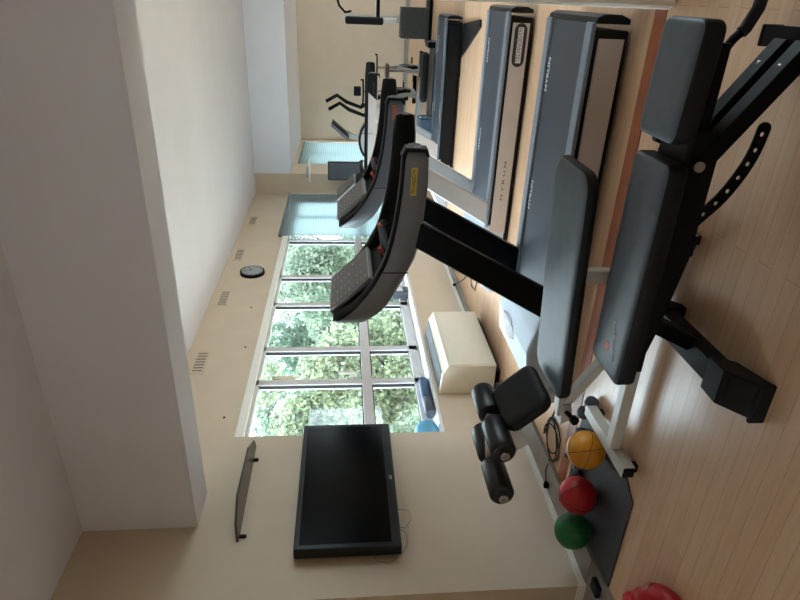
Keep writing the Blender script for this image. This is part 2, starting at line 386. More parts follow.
tree((-15.6, 32.0, -3), 2.6, 8.8, 'furthest tree at the end of the back row', ['leaf1'], 12000, 9)
tree((-6.6, 6.2, -3), .9, 4.4, 'yellow green shrub top low in the window nearest the television', ['leaf3'], 6000, 7)

# ================================================================ WALL FITTINGS
def television():
    t = thing('television', (-3.16, 3.22, 1.15), 'large black flat screen television mounted on the beige wall beside the windows', 'television')
    MB().box(-3.17, -3.09, 2.62, 3.83, 1.14, 1.82, bev=.01).build('bezel', M['tv_frame'], t)
    MB().box(-3.092, -3.088, 2.66, 3.79, 1.205, 1.785).build('screen', M['tv_screen'], t)
    MB().box(-3.2, -3.17, 3.0, 3.45, 1.3, 1.65).build('wall_mount', M['black_metal'], t)
    text('logo', 'LG', .03, (-3.086, 3.22, 1.172), (0, 1, 0), (0, 0, 1), M['print_white'], t)
    c = MB().tube([(-3.17, 2.85, 1.16), (-3.17, 2.80, 1.10), (-3.185, 2.72, 1.09), (-3.19, 2.64, 1.14), (-3.19, 2.58, 1.22), (-3.19, 2.60, 1.30), (-3.18, 2.66, 1.33)], .0016, 6)
    c.tube([(-3.17, 3.0, 1.16), (-3.185, 3.0, 1.06), (-3.19, 2.92, 1.05), (-3.19, 2.85, 1.1), (-3.18, 2.86, 1.16)], .0016, 6)
    c.build('cable', M['shelf_dark'], t)
television()
def corner_shelf():
    t = thing('wall_shelf', (-3.2, 3.25, 2.2), 'thin smoked shelf angled on the wall above the large television', 'shelf')
    m = MB().prism([(-3.2, 2.80), (-3.2, 3.72), (-3.12, 3.70), (-3.02, 3.5), (-2.99, 3.0), (-3.08, 2.84)], 2.185, 2.2, axis='Z')
    m.xf(Matrix.Translation((-3.2, 3.25, 2.2)) @ Matrix.Rotation(math.radians(-4), 4, 'Y') @ Matrix.Translation((3.2, -3.25, -2.2)))
    m.build('shelf_board', M['shelf_dark'], t)
    MB().box(-3.2, -3.185, 2.83, 2.85, 2.14, 2.19).build('bracket', M['black_metal'], t)
    MB().box(-3.2, -3.185, 3.55, 3.57, 2.15, 2.19).build('bracket', M['black_metal'], t)
corner_shelf()
def clock():
    t = thing('wall_clock', (-3.6, 7.83, 2.78), 'round black rimmed clock high on the wall above the windows', 'clock')
    MB().tube([(-3.6, 7.83, 2.78), (-3.555, 7.83, 2.78)], .17, 40).build('clock_body', M['black_plastic'], t)
    MB().tube([(-3.556, 7.83, 2.78), (-3.551, 7.83, 2.78)], .145, 40).build('clock_face', M['clock_face'], t)
    for k in range(12):
        a = k*math.pi/6; MB().bar((-3.549, 7.83+.115*math.sin(a), 2.78+.115*math.cos(a)), (-3.549, 7.83+.135*math.sin(a), 2.78+.135*math.cos(a)), .008, .003, side=(0, math.cos(a), -math.sin(a)), bev=0).build('hour_mark', M['print_dark'], t)
    MB().bar((-3.547, 7.83, 2.78), (-3.547, 7.90, 2.83), .01, .003, side=(0, .5, -.7), bev=0).build('hour_hand', M['print_dark'], t)
    MB().bar((-3.545, 7.83, 2.78), (-3.545, 7.80, 2.89), .007, .003, side=(0, 1, .2), bev=0).build('minute_hand', M['print_dark'], t)
clock()
def vent(y, z, label):
    t = thing('air_vent', (XU, y, z), label, 'vent', 'small vents under the ceiling')
    MB().box(XU, XU+.008, y-.21, y+.21, z-.075, z+.075, bev=.003).build('frame', M['wall'], t)
    m = MB()
    for k in range(7): m.box(XU+.008, XU+.012, y-.18+k*.055, y-.155+k*.055, z-.05, z+.05)
    m.build('slats', M['vent'], t)
vent(5.55, 3.03, 'small grey slatted vent under the ceiling nearest the big beam')
vent(7.05, 3.04, 'small slatted wall vent second from the big beam, just before the clock')
vent(8.5, 3.06, 'small slatted vent under the ceiling just beyond the clock')
vent(10.0, 3.05, 'small slatted vent under the ceiling above the pale blind')
for i, (y, z) in enumerate([(6.8, 2.66), (5.85, 2.60), (4.6, 2.62)]):
    lb = ['dark wall plug hole below the clock', 'small dark plug hole above the middle panes', 'small dark plug above the window by the television wall'][i]
    tag(MB().tube([(XU-.01, y, z), (XU+.006, y, z)], .012, 12).build('wall_plug', M['print_dark']), lb, 'plug')
def blind(name, x, y0, y1, z0, z1, label):
    t = thing(name, (x, (y0+y1)/2, z0), label, 'blind')
    MB().box(x-.004, x+.004, y0+.02, y1-.02, z0, z1-.03).build('fabric', M['blind'], t)
    MB().tube([(x, y0, z1-.03), (x, y1, z1-.03)], .022, 14).build('roller', M['vent_teal'], t)
    MB().tube([(x, y0+.02, z0), (x, y1-.02, z0)], .012, 8).build('bottom_bar', M['white_trim'], t)
blind('window_blind', -3.56, 9.2, 11.46, .72, 2.56, 'pale blue roller blind over the end of the long window')
blind('window_blind', -3.22, 12.42, 14.45, .9, 2.44, 'white blind over the far window by the end wall')
def small_tv():
    t = thing('wall_monitor', (-3.1, 11.5, 1.15), 'small dark monitor on the pier between the two blinds', 'monitor')
    MB().box(-3.28, -2.92, 11.45, 11.52, 1.13, 1.79, bev=.01).build('bezel', M['tv_frame'], t)
    MB().box(-3.26, -2.94, 11.446, 11.45, 1.17, 1.77).build('screen', M['slate'], t)
    MB().box(-3.3, -3.2, 11.52, 11.6, 1.3, 1.5).build('bracket', M['black_metal'], t)
small_tv()
t = thing('bracket_shelf', (-3.1, 11.5, 2.1), 'little white bracket shelf high on the pier above the small monitor', 'shelf')
MB().box(-3.3, -2.9, 11.35, 11.6, 2.13, 2.15).build('shelf_board', M['white_trim'], t)
MB().box(-3.22, -3.02, 11.42, 11.55, 2.15, 2.2, bev=.01).build('support', M['steel'], t)

def heater():
    t = thing('fan_coil_heater', (-3.3, 5.2, 0), 'cream fan coil heater standing below the window sill', 'heater')
    y0, y1 = 4.65, 5.74
    MB().prism([(XL, .06), (-3.10, .06), (-3.10, .52), (-3.20, .575), (XL, .59)], y0, y1, bev=.01).build('casing', M['heater'], t)
    MB().prism([(XL, .02), (-3.16, .02), (-3.16, .07), (XL, .07)], y0+.05, y1-.05).build('base', M['black_metal'], t)
    MB().box(-3.11, -3.095, y0+.02, y1-.02, .09, .50, bev=.004).build('front_panel', M['heater'], t)
    m = MB()
    for k in range(27):
        y = y0+.04+k*.038
        m.prism([(-3.375, .588), (-3.19, .572), (-3.19, .582), (-3.375, .598)], y, y+.016)
    m.build('grille', M['slate'], t)
    for y in (y0+.06, y1-.12): MB().box(-3.36, -3.2, y, y+.06, 0, .03).build('foot', M['black_metal'], t)
heater()
# things on the sill
t = thing('foam_roller', (-3.49, 5.0, .65), 'dark blue foam roller lying on the window sill', 'foam roller')
MB().tube([(-3.49, 4.66, .70), (-3.49, 4.98, .70)], .05, 20).build('roller', M['blue_mid'], t)
MB().tube([(-3.46, 4.40, .70), (-3.49, 4.67, .70)], [.045, .05], 20).build('sleeve', M['slate'], t)
tag(MB().sphere((-3.50, 4.20, .76), .11).build('exercise_ball', M['blue_light']), 'small light blue rubber ball on the window sill behind the television wall', 'ball')
t = thing('charger_box', (-3.56, 7.12, .65), 'small dark box with printed front on the sill behind the near console', 'box')
MB().box(-3.60, -3.50, 7.02, 7.20, .652, .86, bev=.008).build('box_body', M['slate'], t)
MB().box(-3.502, -3.498, 7.05, 7.17, .72, .80).build('printed_front', M['print_white'], t)

# ================================================================ TREADMILLS
def interp(pts, x):
    if x <= pts[0][0]: return pts[0][1]
    for (a, b), (c, d) in zip(pts, pts[1:]):
        if x <= c: return b+(d-b)*(x-a)/(c-a)
    return pts[-1][1]
def treadmill(y0, x0, label, up_m, arm_m, side_m, badge, arm_label, side_label_m):
    t = thing('treadmill', (x0-1.2, y0+.4, 0), label, 'treadmill', 'treadmills facing the windows')
    X = lambda x: x+x0
    # deck
    MB().box(X(-2.3), X(-.13), y0+.02, y0+.78, .02, .205, bev=.01).build('deck', M['black_plastic'], t)
    MB().box(X(-1.9), X(-.10), y0+.1, y0+.7, .2, .212).build('running_belt', M['belt'], t)
    for a in (y0, y0+.68):
        MB().box(X(-1.95), X(-.095), a+.012, a+.108, .203, .228, bev=.008).build('foot_rail', M['gloss_blue' if y0 > 7 else 'rail'], t)
    MB().prism([(X(-.10), .03), (X(-.075), .03), (X(-.055), .08), (X(-.055), .17), (X(-.07), .205), (X(-.10), .215)], y0, y0+.8, bev=.012).build('rear_cover', M['black_plastic'], t)
    MB().prism([(X(-1.9), .048), (X(-.17), .048), (X(-.17), .182), (X(-1.9), .182)], y0+.004, y0+.02).build('side_panel', M[side_m], t)
    sp2 = MB().prism([(X(-1.9), .048), (X(-.17), .048), (X(-.17), .182), (X(-1.9), .182)], y0+.78, y0+.796).build('side_panel', M[side_m], t)
    # motor cover
    prof = [(X(-2.5), .04), (X(-1.82), .04), (X(-1.82), .235), (X(-1.95), .27), (X(-2.1), .30), (X(-2.3), .28), (X(-2.45), .20), (X(-2.52), .1)]
    hd = MB().prism(prof, y0+.01, y0+.79, bev=.03).build('motor_cover', M['silver_blue'], t, smooth=False)
    g = MB()
    for k in range(7):
        for j in range(11):
            yy = y0+.50+(j-5)*.030; xx = X(-2.14)+(k-3)*.022
            if ((j-5)/5.4)**2+((k-3)/3.4)**2 < 1:
                zz = interp([(-2.45, .20), (-2.3, .28), (-2.1, .30), (-1.95, .27)], xx-x0)
                g.box(xx-.008, xx+.008, yy-.011, yy+.011, zz-.004, zz+.005)
    g.build('air_grille', M['print_white'], hd)
    # uprights
    for a in (y0+.03, y0+.70):
        MB().prism([(X(-1.85), .2), (X(-1.64), .2), (X(-1.17), 1.08), (X(-1.32), 1.12)], a, a+.07, bev=.015).build('upright', M[up_m], t)
    # wheels
    for a in (y0+.1, y0+.66): MB().tube([(X(-.75), a-.02, .045), (X(-.75), a+.04, .045)], .045, 18).build('wheel', M['black_rubber'], t)
    # handrail and console shell: a U in plan
    flat = y0 > 7
    low = [(-1.95, 1.39), (-1.9, 1.39), (-1.86, 1.335), (-1.75, 1.24), (-1.58, 1.15), (-1.41, 1.07), (-1.19, 1.035), (-.98, 1.02), (-.72, 1.025)]
    hig = [(-1.95, 1.575), (-1.88, 1.565), (-1.82, 1.51), (-1.75, 1.445), (-1.62, 1.345), (-1.45, 1.26), (-1.31, 1.225), (-1.17, 1.20), (-.98, 1.18), (-.72, 1.17)]
    cs = -.62 if flat else 0
    if flat: low = [(-3, 1.05), (0, 1.05)]; hig = [(-3, 1.19), (0, 1.19)]
    path = [(-.75, .04), (-.765, .005)] + [(-.76-(.09 if flat else .06)*k, 0) for k in range(1, 17)]
    R = .2; cxn = -1.73
    if flat: cxn = -2.22
    for k in range(1, 9):
        a = math.pi/2*k/8; path.append((cxn-R*math.sin(a), R-R*math.cos(a)))
    WY = .75
    half = path[:]
    path = half + [(x, WY-y) for x, y in half[::-1][:-2]] + [(-.70, WY-.005), (-.685, WY-.04)]
    th = .085
    def ring(x, y, nx, ny, lo, hi):
        return [(x, y, lo+.02), (x, y, hi-.02), (x+nx*.012, y+ny*.012, hi), (x+nx*(th-.012), y+ny*(th-.012), hi), (x+nx*th, y+ny*th, hi-.02), (x+nx*th, y+ny*th, lo+.02), (x+nx*(th-.02), y+ny*(th-.02), lo), (x+nx*.02, y+ny*.02, lo)]
    bm = MB(); rings = []
    k = len(path)
    for i, (x, y) in enumerate(path):
        a = path[max(i-1, 0)]; b = path[min(i+1, k-1)]
        tx, ty = b[0]-a[0], b[1]-a[1]; L = math.hypot(tx, ty); tx /= L; ty /= L
        nx, ny = ty, -tx       # inward
        if (nx*(-1.2-x)+ny*(WY/2-y)) < 0 : nx, ny = -nx, -ny
        if i in (0, 1, k-1, k-2): nx, ny = 0, (1 if y < .3 else -1)
        lo, hi = interp(low, x), interp(hig, x)
        if i in (0, k-1): lo += .045; hi -= .045
        if i in (1, k-2): lo += .012; hi -= .012
        rings.append([bm.bm.verts.new((X(q[0]), y0+.025+q[1], q[2])) for q in ring(x, y, nx, ny, lo, hi)])
    for A, B in zip(rings, rings[1:]):
        for j in range(8):
            q = bm.bm.faces.new((A[j], A[(j+1) % 8], B[(j+1) % 8], B[j])); q.material_index = 0 if j in (0, 7) else 1
            q.smooth = True
    q = bm.bm.faces.new(rings[0][::-1]); q.material_index = 1; q = bm.bm.faces.new(rings[-1]); q.material_index = 1
    hr = bm.build('handrail', [M[arm_m], M['black_plastic']], t)
    # seam
    MB().box(X(-1.505), X(-1.5), y0+.021, y0+.027, 1.11, 1.27).build('seam', M['black_plastic'], hr)
    # black end cap wrap on the near arm
    MB().prism([(X(-.80), 1.02), (X(-.755), 1.035), (X(-.75), 1.155), (X(-.80), 1.18), (X(-.80), 1.165), (X(-.775), 1.145), (X(-.775), 1.05), (X(-.80), 1.035)], y0+.02, y0+.108).build('arm_cap', M['black_plastic'], hr)
    if flat: MB().prism([(X(-1.08), 1.06), (X(-.76), 1.06), (X(-.76), 1.18), (X(-.98), 1.18)], y0+.021, y0+.026).build('arm_patch', M['black_plastic'], hr)
    # console tray and panel
    tr = MB().prism([(X(cs-1.86), 1.54), (X(cs-1.58), 1.25), (X(cs-1.60), 1.21), (X(cs-1.86), 1.43)], y0+.09, y0+.71, bev=.01).build('console_tray', M['black_plastic'], t)
    ang = math.atan2(1.59-1.31, -1.87+1.61)
    a = Vector((X(cs-1.61), 0, 1.315)); b = Vector((X(cs-1.855), 0, 1.568)); d = (b-a).normalized(); n = Vector((-d.z, 0, d.x));
    if n.x < 0: n = -n
    def slab(p0, p1, ya, yb, h0, h1, bev=.006):
        A, B = a+d*p0, a+d*p1
        return MB().prism([((A+n*h0).x, (A+n*h0).z), ((B+n*h0).x, (B+n*h0).z), ((B+n*h1).x, (B+n*h1).z), ((A+n*h1).x, (A+n*h1).z)], ya, yb, bev=bev)
    L = (b-a).length
    pn = slab(0, L, y0+.15, y0+.66, .0, .03).build('display_panel', M['panel_edge'], t)
    slab(.012, L-.012, y0+.165, y0+.645, .03, .033, 0).build('display_face', M['panel_face'], pn)
    rnd = random.Random(5); pass
    for i in range(9):
        for j in range(4):
            if rnd.random() < .7:
                p = .03+i*.035; yy = y0+.2+j*.115; A = a+d*p; B = a+d*(p+.008)
                og = (i < 3 and rnd.random() < .6)
                MB().prism([((A+n*.033).x, (A+n*.033).z), ((B+n*.033).x, (B+n*.033).z), ((B+n*.0345).x, (B+n*.0345).z), ((A+n*.0345).x, (A+n*.0345).z)], yy, yy+.012+.03*rnd.random()).build('button', M['orange'] if og else M['panel_edge'], pn)
    # lower grip bar with stop button
    gb = MB().tube([(X(cs-1.42), y0+.09, 1.22), (X(cs-1.40), y0+.2, 1.245), (X(cs-1.40), y0+.58, 1.245), (X(cs-1.42), y0+.69, 1.22)], .024, 12).build('grip_bar', M['black_plastic'], t)
    if not flat: MB().tube([(X(cs-1.47), y0+.25, 1.235), (X(cs-1.425), y0+.25, 1.27)], .019, 14).build('stop_button', M['red'], gb)
    if not flat: MB().tube([(X(cs-1.39), y0+.5, 1.24), (X(cs-1.36), y0+.5, 1.27)], .010, 12).build('sensor_button', M['orange'], gb)
    # label on the near arm
    if arm_label == 'yellow':
        lb = MB().prism([(X(-1.02), 1.087), (X(-.86), 1.085), (X(-.86), 1.118), (X(-1.02), 1.122)], y0+.022, y0+.026).build('arm_label', M['yellow_label'], hr)
        text('logo', 'TECHNOGYM', .03, (X(-.94), y0+.0205, 1.103), (1, 0, -.02), (0, 0, 1), M['print_dark'], hr, width=.14)
    else:
        text('logo', 'TECHNOGYM', .045, (X(-.87), y0+.022, 1.10), (1, 0, 0), (0, 0, 1), M['orange'], hr, width=.12, bold=.001)
    if badge:
        pts = []
        for cxx, s0 in ((X(-.22), 0), (X(-.44), 180)):
            for q in range(9):
                w = math.radians(-90+s0+180*q/8); pts.append((cxx+.05*math.cos(w), .116+.05*math.sin(w)))
        bd = MB().prism(pts, y0-.002, y0+.004).build('badge', M['print_dark'], t)
        MB().prism([(X(-.46), .094), (X(-.20), .094), (X(-.20), .138), (X(-.46), .138)], y0-.0035, y0-.002).build('badge_plate', M['print_white'], bd)
        text('badge_text', 'TECHNOGYM', .046, (X(-.33), y0-.0045, .117), (1, 0, 0), (0, 0, 1), M['print_dark'], bd, width=.245)
        text('side_text', 'M Y R U N', .03, (X(-1.42), y0-.001, .115), (1, 0, 0), (0, 0, 1), M['print_dark'], t, width=.34)
    for xx in (-.42, -1.2):
        text('belt_text', 'MYRUN', .055, (X(xx), y0+.655, .2135), (1, 0, 0), (0, 1, 0), M['print_white'], t, width=.2, bold=.001)
    return t
treadmill(3.25, 0, 'nearest treadmill with black uprights and grey handrail beside the bench', 'black_metal', 'silver', 'side_metal', False, 'yellow', None)
treadmill(5.0, 0, 'second treadmill with silver uprights and an oval badge on its side', 'silver_light', 'slate', 'side_metal', True, 'orange', None).scale = (1, 1, .98)

treadmill(8.0, -.16, 'furthest treadmill, black and low behind the second one', 'silver_light', 'silver_light', 'black_plastic', False, 'yellow', None)

# ================================================================ BENCH WITH WHITE FRAME (leg hold rollers)
def white_bench():
    t = thing('decline_bench', (-1.5, 2.39, 0), 'white framed bench with long grey pad and black foam leg rollers', 'bench')
    yc = 2.37
    MB().pad(-1.70, -.60, 2.20, 2.60, .495, .55, rc=.08, re=.018).xf(Matrix.Translation((-.6, 0, .555)) @ Matrix.Rotation(math.radians(-3.2), 4, 'Y') @ Matrix.Translation((.6, 0, -.55))).build('back_pad', [M['pad_lit'], M['pad_black_and_shade']], t)
    # short upper pad, steeply tilted
    p = MB().pad(-.13, .13, -.17, .17, -.025, .03, rc=.06, re=.02)
    p.xf(Matrix.Translation((-1.77, 2.365, .62)) @ Matrix.Rotation(math.radians(47), 4, 'Y')).build('seat_pad', [M['pad_black_and_shade'], M['pad_black_and_shade']], t)
    MB().bar((-1.86, yc, .60), (-1.70, yc, .42), .05, .03, side=(0, 1, 0)).bar((-1.88, yc, .41), (-1.62, yc, .42), .04, .03).build('pad_support', M['white_steel'], t)
    MB().bar((-1.84, yc, .41), (-1.32, yc, .09), .05, .045).build('post', M['white_steel'], t)
    MB().bar((-1.10, yc, .45), (-1.10, yc, .09), .05, .06).build('post', M['white_steel'], t)
    MB().bar((-2.10, yc, .075), (-.85, yc, .075), .06, .06).build('base_beam', M['white_steel'], t)
    MB().bar((-1.66, yc, .40), (-.65, yc, .475), .05, .04).build('pad_beam', M['white_steel'], t)
    fb = MB().bar((-2.13, 2.20, .06), (-2.13, 2.72, .06), .06, .06, side=(1, 0, 0)).build('cross_foot', M['white_steel'], t)
    for y in (2.197, 2.723): MB().box(-2.158, -2.102, y-.006, y+.006, .03, .088, bev=.004).build('end_cap', M['black_rubber'], fb)
    for y in (2.24, 2.68): MB().box(-2.15, -2.11, y-.02, y+.02, 0, .032).build('rubber_foot', M['black_rubber'], fb)
    fb = MB().bar((-.88, 2.22, .06), (-.88, 2.60, .06), .06, .06, side=(1, 0, 0)).build('cross_foot', M['white_steel'], t)
    for y in (2.217, 2.603): MB().box(-.908, -.852, y-.006, y+.006, .03, .088, bev=.004).build('end_cap', M['black_rubber'], fb)
    MB().tube([(-1.84, yc-.03, .39), (-1.84, yc-.09, .375)], .012, 10).tube([(-1.84, yc-.09, .375), (-1.84, yc-.115, .368)], .022, 12).build('knob', M['black_plastic'], t)
    MB().prism([(-1.92, .41), (-1.80, .41), (-1.80, .37), (-1.88, .35)], yc-.04, yc+.04).build('hinge_plate', M['white_steel'], t)
    for y in (2.26, 2.56): MB().box(-.90, -.86, y-.02, y+.02, 0, .032).build('rubber_foot', M['black_rubber'], fb)
    # roller carrier
    MB().prism([(-2.06, .55), (-1.90, .62), (-1.88, .78), (-1.92, .79), (-2.18, .755), (-2.18, .715)], yc-.02, yc+.02, bev=.004).build('roller_plate', M['white_steel'], t)
    MB().bar((-1.95, yc, .66), (-1.84, yc, .56), .04, .03).build('roller_post', M['white_steel'], t)
    for X_, Z_ in ((-1.90, .755), (-2.17, .73)):
        ax = MB().tube([(X_, 2.08, Z_), (X_, 2.62, Z_)], .014, 12).build('roller_axle', M['steel'], t)
        for a, b in ((2.11, 2.34), (2.39, 2.61)):
            r = .062
            pts = [(X_, a, Z_), (X_, a+.003, Z_), (X_, a+.015, Z_), (X_, b-.015, Z_), (X_, b-.003, Z_), (X_, b, Z_)]
            MB().tube(pts, [r*.7, r*.9, r, r, r*.9, r*.7], 24).build('foam_roller', M['black_foam'], t)
        MB().tube([(X_, 2.085, Z_), (X_, 2.10, Z_)], .022, 12).build('axle_cap', M['chrome'], ax)
white_bench()

# ================================================================ BLACK ADJUSTABLE BENCH
def black_bench():
    t = thing('adjustable_bench', (-.8, 1.97, 0), 'black adjustable bench with pads coloured greyer on their lit tops nearest the camera', 'bench')
    yc = 1.98
    bp = MB().pad(-1.35, -.47, 1.85, 2.12, .362, .437, rc=.035, re=.014).build('back_pad', [M['pad_lit'], M['pad_black_and_shade']], t)
    text('pad_logo', 'technogym', .03, (-1.19, 1.94, .4415), (1, .35, 0), (-.35, 1, 0), M['print_white'], bp, width=.16)
    MB().tube([(-1.235, 1.985, .440), (-1.235, 1.985, .4412)], .02, 16).build('pad_emblem', M['orange'], bp)
    MB().pad(-.40, -.03, 1.82, 2.08, .39, .465, rc=.04, re=.014).xf(Matrix.Translation((-.4, 0, .44)) @ Matrix.Rotation(math.radians(2), 4, 'Y') @ Matrix.Translation((.4, 0, -.44))).build('seat_pad', [M['pad_lit'], M['pad_black_and_shade']], t)
    MB().prism([(-1.30, .36), (-.48, .36), (-.44, .27), (-.80, .27), (-1.12, .32)], 1.87, 1.90).build('side_plate', M['black_metal'], t)
    MB().bar((-1.15, yc, .32), (-.10, yc, .32), .08, .08).build('main_beam', M['black_metal'], t)
    MB().box(-1.30, -.5, yc-.09, yc-.05, .325, .365).box(-1.30, -.5, yc+.05, yc+.09, .325, .365).build('pad_rail', M['black_metal'], t)
    # rear double leg
    for y in (yc-.07, yc+.035):
        MB().bar((-.50, y, .33), (-.10, y, .05), .065, .06).build('rear_leg', M['black_metal'], t)
    rs = MB().bar((-.08, 1.7, .045), (-.08, 2.12, .045), .06, .05, side=(1, 0, 0)).build('rear_foot', M['black_metal'], t)
    MB().box(-.115, -.045, 2.115, 2.13, 0, .075, bev=.005).build('end_cap', M['black_rubber'], rs)
    MB().box(-.115, -.045, 1.69, 1.705, 0, .075, bev=.005).build('end_cap', M['black_rubber'], rs)
    for p in ((-.16, yc+.035, .122), (-.16, yc-.07, .122)): MB().sphere(p, .009).build('bolt', M['chrome'], t)
    # front leg and long front stabiliser towards the camera
    MB().bar((-1.10, yc, .33), (-1.22, yc, .09), .06, .06).build('front_leg', M['black_metal'], t)
    fs = MB().bar((-1.235, 1.68, .085), (-1.235, 2.28, .085), .085, .075, side=(1, 0, 0)).build('front_foot', M['black_metal'], t)
    MB().prism([(1.60, 0), (1.62, .0), (1.76, .045), (1.80, .125), (1.70, .13), (1.60, .05)], -1.315, -1.17, axis='X', bev=.006).build('foot_bracket', M['black_plastic'], fs)
    MB().box(-1.325, -1.165, 1.588, 1.606, 0, .06, bev=.004).build('end_plate', M['black_rubber'], fs)
    MB().prism([(2.20, .0), (2.24, 0), (2.3, .06), (2.29, .13), (2.2, .13)], -1.30, -1.18, axis='X', bev=.006).build('foot_bracket', M['black_plastic'], fs)
    for y in (1.76, 2.02): MB().tube([(-1.30, y, .035), (-1.27, y, .035)], .032, 16).build('wheel', M['black_rubber'], fs)
    MB().box(-1.285, -1.28, 1.79, 1.81, .08, .10).build('sticker', M['print_white'], fs)
    # pivot
    MB().tube([(-.47, 1.86, .33), (-.47, 2.10, .33)], .028, 16).build('pivot', M['black_metal'], t)
    MB().tube([(-.47, 1.85, .335), (-.47, 1.862, .335)], .018, 14).build('pivot_bolt', M['steel'], t)
    MB().tube([(-.43, 2.08, .36), (-.43, 2.12, .365)], .016, 14).build('knob', M['black_plastic'], t)
    MB().box(-.52, -.36, yc-.10, yc+.10, .29, .37, bev=.01).build('hinge_block', M['black_metal'], t)
    MB().box(-.80, -.765, yc-.10, yc-.06, .255, .33).build('stop_tab', M['black_metal'], t)
    # perforated adjusting arc
    pts = [(-.80, .345), (-.74, .285), (-.67, .222), (-.60, .165), (-.52, .122), (-.44, .095), (-.36, .085)]
    def cat(k):
        n = len(pts)-1; k = max(0, min(n-1e-6, k)); i = int(k); u = k-i
        P = [pts[max(i-1, 0)], pts[i], pts[i+1], pts[min(i+2, n)]]
        return [0.5*((2*P[1][c])+(-P[0][c]+P[2][c])*u+(2*P[0][c]-5*P[1][c]+4*P[2][c]-P[3][c])*u*u+(-P[0][c]+3*P[1][c]-3*P[2][c]+P[3][c])*u**3) for c in (0, 1)]
    cells = 10; hw = .023; hr_ = .0085; bm = MB(); B = bm.bm; yy = 1.95
    def fr(s):
        a = cat(s-.02); b = cat(s+.02); L = math.hypot(b[0]-a[0], b[1]-a[1]); tx, tz = (b[0]-a[0])/L, (b[1]-a[1])/L
        c = cat(s); return c, (tx, tz), (-tz, tx)
    N = len(pts)-1
    edges = []
    for j in range(cells+1):
        c, tt, nn = fr(max(.01, min(N-.01, N*j/cells)))
        edges.append([B.verts.new((c[0]+nn[0]*hw*s, yy, c[1]+nn[1]*hw*s)) for s in (-1, 0, 1)])
    for j in range(cells):
        c, tt, nn = fr(N*(j+.5)/cells)
        E0, E1 = edges[j], edges[j+1]
        mt = B.verts.new((c[0]+nn[0]*hw, yy, c[1]+nn[1]*hw)); mb_ = B.verts.new((c[0]-nn[0]*hw, yy, c[1]-nn[1]*hw))
        out = [E1[1], E1[2], mt, E0[2], E0[1], E0[0], mb_, E1[0]]
        inn = [B.verts.new((c[0]+hr_*(math.cos(a)*tt[0]+math.sin(a)*nn[0]), yy, c[1]+hr_*(math.cos(a)*tt[1]+math.sin(a)*nn[1]))) for a in [math.pi/4*q for q in range(8)]]
        for q in range(8): B.faces.new((out[q], out[(q+1) % 8], inn[(q+1) % 8], inn[q]))
    c, tt, nn = fr(N-.01)
    E = edges[-1]; cap = [B.verts.new((c[0]+hw*(math.sin(a)*tt[0]+math.cos(a)*nn[0]), yy, c[1]+hw*(math.sin(a)*tt[1]+math.cos(a)*nn[1]))) for a in [math.pi*q/8 for q in range(1, 8)]]
    B.faces.new([E[2]]+cap+[E[0], E[1]])
    o = bm.build('adjusting_arc', M['black_metal'], t); s_ = o.modifiers.new('s', 'SOLIDIFY'); s_.thickness = .008
    # curved handle tube
    MB().tube([(-.26, 2.0, .32), (-.18, 2.0, .285), (-.13, 2.0, .27), (-.09, 2.0, .245), (-.06, 2.0, .215), (.0, 2.0, .19), (.10, 2.0, .18)], .015, 12).build('handle', M['black_metal'], t)
    MB().tube([(-.07, 2.0, .225), (-.06, 2.0, .215), (.0, 2.0, .19), (.10, 2.0, .18)], .020, 12).build('handle_grip', M['black_rubber'], t)
black_bench()

# ================================================================ BALLS, MAT, SMALL FLOOR THINGS
tag(MB().prism([(-2.965, 2.17), (-2.32, 2.17), (-2.22, 2.32), (-2.24, 2.90), (-2.965, 2.90)], 0.0005, .010, axis='Z').build('exercise_mat', M['mat']), 'dark grey ribbed mat on the floor under the coloured balls', 'mat')
def ball(c, m, label, rz, name='medicine_ball'):
    r = .11; z0 = .0105
    t = thing(name, (c[0], c[1], z0), label, 'ball', 'medicine balls on the mat')
    cc = Vector((c[0], c[1], z0+r))
    MB().sphere(cc, r, u=40, v=24).build('shell', M[m], t)
    s = MB()
    for ax in (Vector((1, .2, .1)), Vector((-.3, 1, .2)), Vector((.3, .2, 1))):
        ax.rotate(Matrix.Rotation(rz, 3, 'Z')); s.torus(cc, r+.0002, .0018, ax, 48, 6)
    s.build('seams', M['print_dark'], t)
ball((-2.29, 2.555), 'ball_yellow', 'yellow medicine ball beside the white bench foot', .5)
ball((-2.615, 2.53), 'ball_red', 'red medicine ball between the yellow and green ones', 1.1)
ball((-2.865, 2.49), 'ball_green', 'green medicine ball against the wall skirting', 2.0)
def dumbbell(c, a, label):
    t = thing('dumbbell', (c[0], c[1], c[2]), label, 'dumbbell', 'small dumbbells behind the balls')
    d = Vector((math.cos(a), math.sin(a), 0)); p = Vector(c)+Vector((0, 0, .04))
    MB().tube([p-d*.06, p+d*.06], .013, 10).build('handle', M['chrome'], t)
    for s in (-1, 1): MB().tube([p+d*s*.05, p+d*s*.055, p+d*s*.085, p+d*s*.09], [.034, .04, .04, .034], 16).build('weight', M['slate'], t)
dumbbell((-2.42, 2.76, .0105), .3, 'small grey dumbbell on the mat between yellow and red balls')
dumbbell((-2.62, 2.80, .0105), 1.2, 'small dark dumbbell on the mat behind the red ball')
dumbbell((-2.18, 2.80, .0), -.5, 'small chrome handled dumbbell behind the yellow ball')
